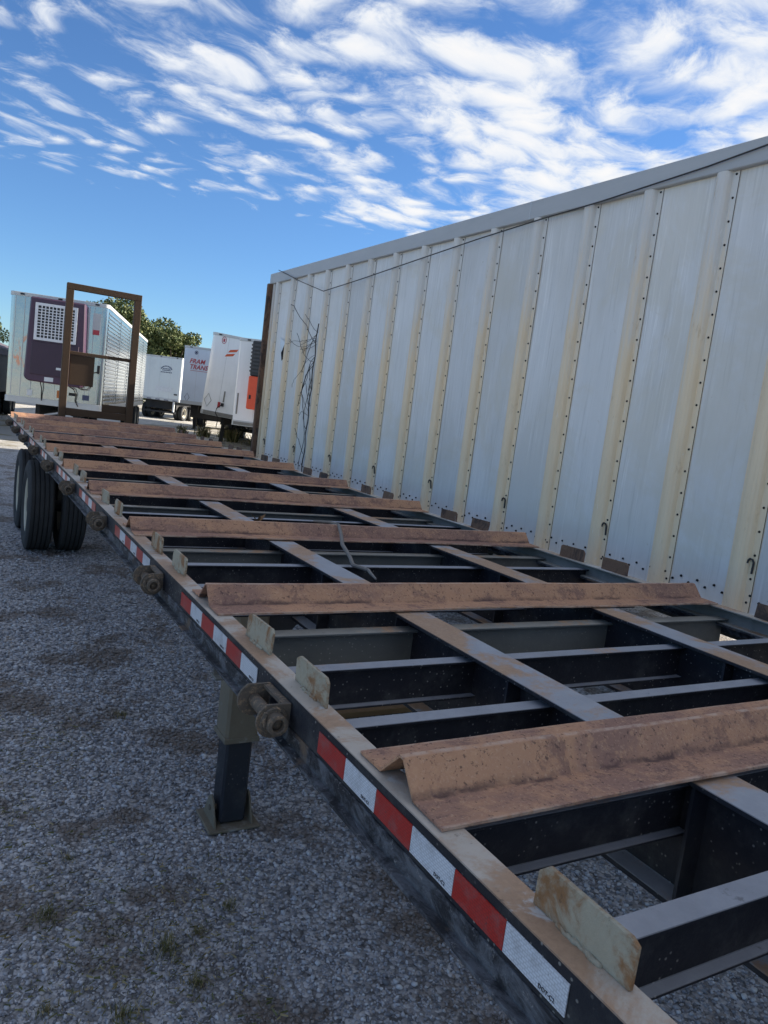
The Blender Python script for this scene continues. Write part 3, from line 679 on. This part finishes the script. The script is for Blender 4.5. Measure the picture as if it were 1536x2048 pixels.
tag(MB().box(1.30, 2.15, 3.86, 4.02, .012, .05).build('wooden_plank', 'plank_brown', None, .004), 'brown plank lying on the gravel under the flatbed', 'plank')

# ------------------------------------------------------------------ other box trailers in the yard
def outline(w, ln, r, k=6):
    p = []
    for cx, cy, a0 in ((r, r, math.pi), (w-r, r, math.pi*1.5)):
        for i in range(k+1):
            a = a0+i*math.pi/2/k; p.append((cx+r*math.cos(a), cy+r*math.sin(a)))
    return p+[(w, ln), (0, ln)]
def van(name, label, loc, th, w, ln, z0, z1, mat, rad=.12, trim='van_trim', tilt=0., wheels=True, group=None):
    v = thing(name, label, 'trailer', (loc[0], loc[1], 0), R(-th), group)
    if tilt: v.rotation_euler = Euler((0, R(tilt), R(-th)))
    MB().prism(outline(w, ln, rad), 'z', z0+.16, z1-.10).build('body', mat, v)
    grow = lambda d: [(x+(d if x > w/2 else -d), y+(-d if y < ln/2 else d)) for x, y in outline(w, ln, rad)]
    MB().prism(grow(.018), 'z', z1-.10, z1).build('top_rail', trim, v, .006)
    MB().prism(grow(.015), 'z', z0, z0+.16).build('bottom_rail', trim, v, .006)
    for x in (w*.25, w*.5, w*.75): MB().box(x-.004, x+.004, -.004, -.0004, z0+.165, z1-.105).build('panel_seam', trim, v)
    for x in (w*.12, w*.5, w*.88): MB().box(x-.05, x+.05, -.035, -.019, z1-.07, z1-.03).build('marker_lamp', 'chassis_black', v)
    for x in (w*.28, w*.68): MB().box(x, x+.1, .5, ln-.4, z0-.30, z0-.002).build('frame_rail', 'chassis_black', v)
    for x in (w*.16, w*.78):
        MB().box(x, x+.14, 2.4, 2.54, .03, z0-.002).build('landing_leg', 'chassis_black', v, .01)
        MB().box(x-.06, x+.20, 2.34, 2.60, .0, .03).build('foot_plate', 'chassis_black', v)
    MB().tube([(w*.16+.07, 2.47, .55), (w*.78+.07, 2.47, z0-.1)], .03, 6).build('leg_brace', 'chassis_black', v)
    MB().tube([(w*.78+.07, 2.47, .55), (w*.16+.07, 2.47, z0-.1)], .03, 6).build('leg_brace', 'chassis_black', v)
    if wheels:
        for y in (ln-2.6, ln-1.35):
            for x, fl in ((.14, False), (.46, True), (w-.46, False), (w-.14, True)): wheel(x, y, fl, v)
            MB().tube([(.3, y, .47), (w-.3, y, .47)], .062, 10).build('axle', 'chassis_black', v)
        MB().box(.12, w-.12, ln-3.2, ln-.8, z0-.3, z0-.03).build('axle_frame', 'chassis_black', v)
    return v
# refrigerated trailer with the purple unit
rw = 2.46
RF = van('refrigerated_trailer', 'shiny stainless refrigerated trailer with a purple cooling unit on its nose', (.46, 22.91), 16, rw, 14.2, 1.01, 3.90, 'stainless_orange_reflection', .13)
for i in range(24):
    z = 1.22+i*.106; MB().box(rw+.0005, rw+.022, .17, 14.15, z, z+.055).build('side_corrugation', 'stainless', RF, .006)
for y in (3, 6, 9, 12): MB().box(rw+.0225, rw+.034, y, y+.06, 1.18, 3.8).build('side_batten', 'stainless', RF)
for x in (.13, .36, .62, 1.98, 2.10, 2.30): MB().box(x, x+.016, -.006, -.0005, 1.2, 3.78).build('rivet_strip', 'van_trim', RF)
RU = link('cooling_unit', None, RF)
MB().prism([(.56, 3.80), (1.92, 3.80), (2.0, 1.70), (1.92, 1.58), (.60, 1.62), (.50, 1.72)], 'y', -.34, -.001).build('case', 'unit_purple', RU, .035)
MB().box(.66, 1.83, -.375, -.342, 1.80, 2.66).build('door', 'unit_purple_dark', RU, .012)
gr = MB(); gx0, gx1, gz0, gz1 = .70, 1.74, 2.70, 3.66
for a in ((gx0, gx1, gz1-.07, gz1), (gx0, gx1, gz0, gz0+.07), (gx0, gx0+.07, gz0+.07, gz1-.07), (gx1-.07, gx1, gz0+.07, gz1-.07)): gr.box(a[0], a[1], -.385, -.358, a[2], a[3])
for i in range(1, 10):
    x = gx0+.07+(gx1-gx0-.14)*i/10; gr.box(x-.012, x+.012, -.380, -.362, gz0+.07, gz1-.07)
for i in range(1, 11):
    z = gz0+.07+(gz1-gz0-.14)*i/11; gr.box(gx0+.07, gx1-.07, -.383, -.364, z-.010, z+.010)
MB().box(gx0+.03, gx1-.03, -.352, -.345, gz0+.03, gz1-.03).build('coil', 'louver_black', RU)
gr.build('grille', 'grille_white', RU)
for a in ((1.42, 1.56, 2.46, 2.64), (1.30, 1.46, 1.98, 2.04)): MB().box(a[0], a[1], -.379, -.3755, a[2], a[3]).build('label_plate', 'label_white', RU)
MB().box(1.02, 1.24, -.345, -.3405, 1.65, 1.76).build('label_plate', 'label_white', RU)
MB().box(.55, .68, -.02, -.001, 1.22, 1.38).build('junction_box', 'label_white', RF); MB().box(1.30, 1.42, -.02, -.001, 1.24, 1.44).build('marker_plate', 'label_orange', RF)
MB().box(2.08, 2.28, -.02, -.001, 3.05, 3.62).build('document_holder', 'van_trim', RF); MB().box(2.10, 2.26, -.026, -.0205, 3.05, 3.18).build('document_label', 'decal_red', RF)
MB().box(2.28, 2.35, -.06, -.001, 2.02, 2.24).build('socket', 'glove_black', RF); MB().box(1.95, 2.12, -.03, -.001, 1.26, 1.40).build('gladhand', 'decal_navy', RF)
MB().box(1.60, 1.80, -.02, -.001, 1.34, 1.42).build('vent', 'chassis_black', RF)
for p in ([(.90, -.2, 1.62), (.93, -.12, 1.45), (.92, -.05, 1.25), (.93, -.04, 1.12)], [(1.60, -.2, 1.60), (1.75, -.2, 1.52), (1.80, -.14, 1.40), (1.78, -.08, 1.22), (1.86, -.06, 1.07)],
          [(2.29, -.05, 2.06), (2.15, -.12, 2.02), (2.04, -.1, 2.06)], [(1.82, -.2, 1.60), (1.95, -.22, 1.54), (2.08, -.2, 1.56), (2.14, -.1, 1.66)]):
    MB().tube(p, .014, 6).build('hose', 'rubber_black', RF)
# dark tarped trailer at the edge
TP = van('tarped_trailer', 'dark trailer with a drooping purple-grey tarp, standing beside the stainless refrigerated one', (-2.62, 26.2), 9, 2.55, 12, 1.0, 2.55, 'van_darkgrey', .06, 'van_darkgrey')
tarp = MB(); NXT = 14
pr = [(-.05, 2.35)]+[(2.55*i/NXT, 2.56+.62*math.sin(math.pi*(.12+.76*i/NXT))-.18) for i in range(NXT+1)]+[(2.60, 2.35)]
vs = []; ny = 20
for j in range(ny+1):
    for x, z in pr: vs.append((x, -.03+12.06*j/ny, z-.05*abs(math.sin(j*1.3+x))))
k = len(pr); tarp.add(vs, [(j*k+i, j*k+i+1, (j+1)*k+i+1, (j+1)*k+i) for j in range(ny) for i in range(k-1)]+[tuple(range(k)), tuple(range(ny*k, ny*k+k))])
tarp.build('tarp', 'tarp_purple', TP)
# plain grey trailer far back
G2 = van('grey_trailer', 'plain pale grey trailer with a small arched dark emblem on its nose, far back', (8.97, 48.25), 38, 2.70, 11, 1.13, 3.78, 'van_grey', .10)
for i in range(9):
    a = math.pi*(.86-.72*i/8); MB().box(-.035, .035, -.012, -.002, -.030, .030, Matrix.Translation((1.74+.36*math.cos(a), 0, 2.93+.27*math.sin(a))) @ Matrix.Rotation(-(a-math.pi/2), 4, 'Y')).build('emblem_mark', 'decal_navy', G2)
for z, n_, wd_ in ((3.04, 5, .10), (2.95, 6, .09), (2.83, 7, .105)):
    for i in range(n_): MB().box(-wd_*.36, wd_*.36, -.010, -.002, -.026, .026, Matrix.Translation((1.74+(i-(n_-1)/2)*wd_, 0, z))).build('emblem_mark', 'decal_navy', G2)
MB().box(1.15, 2.2, -.012, -.001, 1.66, 1.98).build('repair_patch', 'label_white', G2); MB().box(2.35, 2.55, -.03, -.001, 1.52, 1.60).build('socket', 'glove_black', G2)
for x in (.1, .65, 1.2, 1.75, 2.3): MB().box(x, x+.28, -.026, -.0165, 1.15, 1.20).build('conspicuity_block', 'decal_navy', G2)
MB().box(.0, .12, -.03, -.019, 3.70, 3.76).build('marker_lamp', 'chassis_black', G2)
for y in (1.1, 2.35):
    for x, fl in ((.16, False), (.48, True), (2.22, False), (2.54, True)): wheel(x, y, fl, G2)
    MB().tube([(.3, y, .47), (2.4, y, .47)], .062, 10).build('axle', 'chassis_black', G2)
MB().box(.35, 2.35, .5, 3.2, .62, 1.12).build('suspension_frame', 'chassis_black', G2); MB().box(2.30, 2.40, .05, .12, .42, 1.12).build('bumper_post', 'label_white', G2); MB().box(.4, 2.5, .02, .1, .40, .50).build('bumper', 'chassis_black', G2)
# blue-white lettered trailer
F3 = van('lettered_trailer', 'blue-white trailer with red lettering, half hidden by the orange-logo trailer', (8.67, 36.81), 22, 2.60, 8.5, 1.26, 4.0, 'van_bluewhite', .10)
me = text_mesh('FRAM', .30, 'decal_red', .25, .004); link('lettering', me, F3, (.63, -.006, 3.30), (R(90), 0, 0), (.95, 1, 1))
me = text_mesh('TRANSP', .30, 'decal_red', .25, .004); link('lettering', me, F3, (.78, -.006, 3.03), (R(90), 0, 0), (.9, 1, 1))
MB().box(.4, 2.2, 1.0, 7.5, .62, 1.25).build('underframe', 'chassis_black', F3)
MB().box(.34, 1.2, -.008, -.001, 2.855, 2.872).build('underline', 'decal_red', F3)
def ring(parent, x, z, rx, rz, mat, name='emblem_ring', t=.02, square=False):
    m = MB(); nn = 4 if square else 20
    pts = [(x+rx*math.cos(2*math.pi*i/nn), z+rz*math.sin(2*math.pi*i/nn)) for i in range(nn)]
    m.tube([(a, -.006, b) for a, b in pts+[pts[0]]], t*.5, 6); return m.build(name, mat, parent)
ring(F3, .56, 3.72, .07, .085, 'decal_navy'); MB().box(.52, .60, -.008, -.001, 3.67, 3.77).build('emblem', 'decal_navy', F3)
ring(F3, .30, 1.58, .11, .20, 'decal_navy', 'placard_outline', .022, True)
# white trailer with the orange logo, leaning
W4 = van('orange_logo_trailer', 'leaning white trailer with round nose corners and an orange striped logo', (7.11, 28.06), 28, 2.55, 9, 1.13, 4.13, 'van_white', .22, tilt=4.0)
for dz_, dx_ in ((.085, .05), (-.085, -.05)):
    MB().prism([(.62+dx_, 3.47+dz_-.06), (.92+dx_, 3.51+dz_-.03), (.98+dx_, 3.51+dz_+.07), (.68+dx_, 3.47+dz_+.04)], 'y', -.010, -.001).build('logo_bar', 'decal_orange', W4)
ring(W4, .46, 3.90, .075, .12, 'decal_red'); MB().box(.43, .49, -.008, -.001, 3.84, 3.96).build('emblem', 'decal_red', W4)
ring(W4, .22, 1.66, .13, .24, 'trim_dirty', 'placard_outline', .02, True)
MB().box(.73, .83, -.09, -.001, 1.52, 1.64).build('socket', 'glove_black', W4); MB().box(.77, .82, -.02, -.001, 1.68, 2.08, None).build('cable_guide', 'trim_dirty', W4)
MB().box(.60, .70, -.012, -.001, 1.46, 1.66).build('reflector', 'marker_red', W4)
MB().tube([(.75, -.09, 1.56), (.62, -.15, 1.42), (.60, -.14, 1.25), (.72, -.1, 1.08), (.70, -.1, .72)], .016, 6).build('hose', 'rubber_black', W4)
MB().box(.12, 1.6, -.020, -.0155, 1.14, 1.28).build('kick_plate', 'trim_dirty', W4)
# trailer with black louvres and orange panel at the ribbed wall's end
O5 = van('orange_unit_trailer', 'white trailer with black louvred and orange cooling unit beside the rusty corner post', (6.87, 23.24), 36, 2.60, 13.5, 1.0, 3.70, 'van_white', .06)
U5 = link('cooling_unit', None, O5)
MB().box(.55, 2.05, -.42, -.001, 2.56, 3.62).build('louvre_case', 'louver_black', U5, .03)
for i in range(8):
    z = 2.68+i*.112; MB().box(.62, 1.98, -.455, -.421, z, z+.055).build('louvre', 'van_darkgrey', U5, .006)
    MB().box(.515, .549, -.38, -.06, z, z+.055).build('side_louvre', 'van_darkgrey', U5, .004)
MB().box(.53, 2.07, -.44, -.001, 1.55, 2.555).build('lower_panel', 'unit_orange', U5, .03)
MB().box(.60, .66, -.452, -.4405, 1.86, 1.98).build('latch', 'glove_black', U5)
MB().box(.05, 1.2, -.020, -.0155, 1.02, 1.12).build('kick_plate', 'trim_dirty', O5); MB().box(.10, .14, -.02, -.001, 1.35, 2.0).build('cable_guide', 'trim_dirty', O5)
# unseen trailer added beyond the ribbed one to shade the deck and far ground
van('shade_trailer', 'unseen plain white box trailer added on the far side of the ribbed trailer for its shade', (6.4, 5.2), 0.0, 2.55, 14.2, 1.05, 4.05, 'van_white', .1)

# ------------------------------------------------------------------ vegetation
def leaf_cloud(n, blobs, size, rng):
    V = np.zeros((n, 4, 3)); w = np.array([b[3]*b[4] for b in blobs]); w = w/w.sum(); idx = rng.choice(len(blobs), n, p=w); B_ = np.array([b[:6] for b in blobs], float)[idx]
    d_ = rng.normal(size=(n, 3)); d_ /= np.linalg.norm(d_, axis=1)[:, None]; rr = rng.random(n)**.30
    P_ = B_[:, :3]+d_*rr[:, None]*np.stack([B_[:, 3], B_[:, 4], B_[:, 5]], 1)
    a = rng.normal(size=(n, 3)); a /= np.linalg.norm(a, axis=1)[:, None]; b = np.cross(a, rng.normal(size=(n, 3))); b /= np.linalg.norm(b, axis=1)[:, None]
    s = size*rng.uniform(.5, 1.3, n)[:, None]
    V[:, 0] = P_-a*s; V[:, 1] = P_+b*s*.55; V[:, 2] = P_+a*s; V[:, 3] = P_-b*s*.55
    return V.reshape(-1, 3), [(4*i, 4*i+1, 4*i+2, 4*i+3) for i in range(n)]
def leaf_mesh(name, V, F, mat):
    me = bpy.data.meshes.new(name); me.from_pydata(V.tolist(), [], F); me.materials.append(MATS[mat]); return me
def tree(label, x, y, h, wd, seed, n=9000, name='broadleaf_tree'):
    rng = np.random.default_rng(seed); t = thing(name, label, 'tree', (x, y, 0), 0, 'trees behind the trailers')
    tr = MB(); tr.tube([(0, 0, 0), (.1, .05, h*.25), (-.05, .1, h*.5), (.1, 0, h*.75)], [.32, .26, .2, .08], 10); blobs = []
    for k in range(34):
        a = rng.uniform(0, 6.28); q = rng.uniform(.15, 1.0); z = h*rng.uniform(.14, .92); rad = wd*.5*q*math.sqrt(max(.08, 1-((z/h-.5)/.5)**2))
        c = (rad*math.cos(a), rad*math.sin(a), z); s_ = wd*rng.uniform(.10, .19); blobs.append((*c, s_, s_, s_*.8))
        tr.tube([(0, 0, h*.22+.3*k*h*.02), (c[0]*.5, c[1]*.5, (h*.3+c[2])/2), c], [.12, .07, .02], 6)
    blobs.append((0, 0, h*.86, wd*.2, wd*.2, h*.13))
    tr.build('trunk', 'trunk_bark', t); V, F = leaf_cloud(n, blobs, .13, rng); link('crown', leaf_mesh('crown', V, F, 'leaf_green'), t); return t
tree('tall green tree rising behind the stainless refrigerated trailer', 10.6, 64.5, 8.7, 8.5, 3, 30000)
tree('lower rounded green tree behind the plain grey trailer', 14.4, 62.5, 6.6, 6.4, 8, 20000)
tree('dark green tree standing past the tarped trailer', .9, 68.0, 6.4, 5.0, 21, 6000)
def woods():
    rng = np.random.default_rng(44); bl = [(x, 84+rng.uniform(-3, 3)-x*.25, rng.uniform(.6, 1.6), rng.uniform(1.5, 3), 2, rng.uniform(1., 1.9)) for x in np.arange(-14, 70, 2.2)]
    V, F = leaf_cloud(14000, bl, .26, rng)
    tag(link('distant_hedge', leaf_mesh('distant_hedge', V, F, 'leaf_green')), 'low dark line of bushes at the far edge of the yard', 'hedge', None, 'stuff')
woods()
def tuft(seed, h=.07, n=70, sp=.09):
    rng = random.Random(seed); m = MB()
    for k in range(n):
        a = rng.uniform(0, 6.28); r_ = min(abs(rng.gauss(0, sp*.42)), sp); x, y = r_*math.cos(a), r_*math.sin(a); hh = h*rng.uniform(.4, 1.2); b = rng.uniform(0, 6.28); lx, ly = math.cos(b)*hh*rng.uniform(.2, .9), math.sin(b)*hh*rng.uniform(.2, .9); w = .0022*h/.07
        px_, py_ = -math.sin(b)*w, math.cos(b)*w
        m.add([(x-px_, y-py_, 0), (x+px_, y+py_, 0), (x+lx*.45+px_*.8, y+ly*.45+py_*.8, hh*.6), (x+lx*.45-px_*.8, y+ly*.45-py_*.8, hh*.6), (x+lx, y+ly, hh*.85)], [(0, 1, 2, 3), (3, 2, 4)])
    return m.mesh('grass_tuft', 'grass_blade')
def litter():
    rng = np.random.default_rng(31); n = 1900; cx = rng.choice(np.array([(-.30, 2.7), (-.1, 2.3), (.15, 2.45), (-.45, 3.3), (-.6, 4.4), (-.2, 3.9), (-.9, 5.5), (.1, 2.05), (-.38, 2.2)]).view(), n)
    x = cx[:, 0]+rng.normal(0, .13, n); y = cx[:, 1]+rng.normal(0, .2, n); a = rng.uniform(0, 6.28, n); l = rng.uniform(.004, .014, n); w = .0012; z = rng.uniform(.008, .018, n)
    V = np.zeros((n, 4, 3)); dx, dy = np.cos(a)*l, np.sin(a)*l; qx, qy = -np.sin(a)*w, np.cos(a)*w
    for k, (sx, sw) in enumerate(((-1, -1), (1, -1), (1, 1), (-1, 1))): V[:, k] = np.stack([x+dx*sx+qx*sw, y+dy*sx+qy*sw, z+rng.uniform(-.004, .006, n)], 1)
    tag(link('dry_litter', leaf_mesh('dry_litter', V.reshape(-1, 3), [(4*i, 4*i+1, 4*i+2, 4*i+3) for i in range(n)], 'grass_blade')), 'dead grass stems and plant litter strewn over the gravel', 'litter', None, 'stuff')
litter()
tms = [tuft(i, .045, 100, .075) for i in range(4)]
for i, (x, y, s_) in enumerate([(-.36, 2.585, .9), (.24, 2.43, .7), (-.02, 2.28, 1.15), (.03, 2.10, .8), (.18, 4.2, .8), (-.40, 2.15, .6), (-.2, 2.05, .9), (.10, 2.33, .6), (-.25, 2.9, .5), (-.75, 4.6, .9), (-.5, 3.6, .7)]):
    tag(link('grass_tuft', tms[i % 4], None, (x, y, .004), (0, 0, i*1.3), (s_, s_, s_)), 'small yellow-green grass tuft growing through the gravel beside the flatbed', 'grass', 'grass tufts in the gravel')
wms = [tuft(50+i, .62, 130, .55) for i in range(3)]
for i, (x, y, s_) in enumerate([(11.3, 32.6, .9), (9.4, 31.0, 1.1), (10.4, 34.2, .9), (9.9, 33.4, .8), (10.6, 30.6, 1.0), (8.7, 32.5, .9), (12.2, 34.0, .9), (8.0, 33.5, .7)]):
    tag(link('weed_clump', wms[i % 3], None, (x, y, .003), (0, 0, i*1.1), (s_, s_, s_)), 'dry yellow-green weed clump growing under the parked white trailers', 'weed', 'weeds under the white trailers')
def dry_grass():
    rng = np.random.default_rng(9); n = 9000; x = rng.uniform(2.5, 14, n); y = rng.uniform(19, 36, n)
    kp = (np.sin(x*1.3)+np.cos(y*.9+x*.4)+rng.normal(0, .6, n)) > .5; x, y = x[kp], y[kp]; n = len(x)
    h = rng.uniform(.04, .16, n); a = rng.uniform(0, 6.28, n); w = .012
    V = np.zeros((n, 3, 3)); V[:, 0] = np.stack([x-np.sin(a)*w, y+np.cos(a)*w, 0*x], 1); V[:, 1] = np.stack([x+np.sin(a)*w, y-np.cos(a)*w, 0*x], 1); V[:, 2] = np.stack([x+np.cos(a)*h*.5, y+np.sin(a)*h*.5, h], 1)
    tag(link('dry_grass', leaf_mesh('dry_grass', V.reshape(-1, 3), [(3*i, 3*i+1, 3*i+2) for i in range(n)], 'grass_blade')), 'sparse dry grass on the yard in front of the white trailers', 'grass', None, 'stuff')
dry_grass()
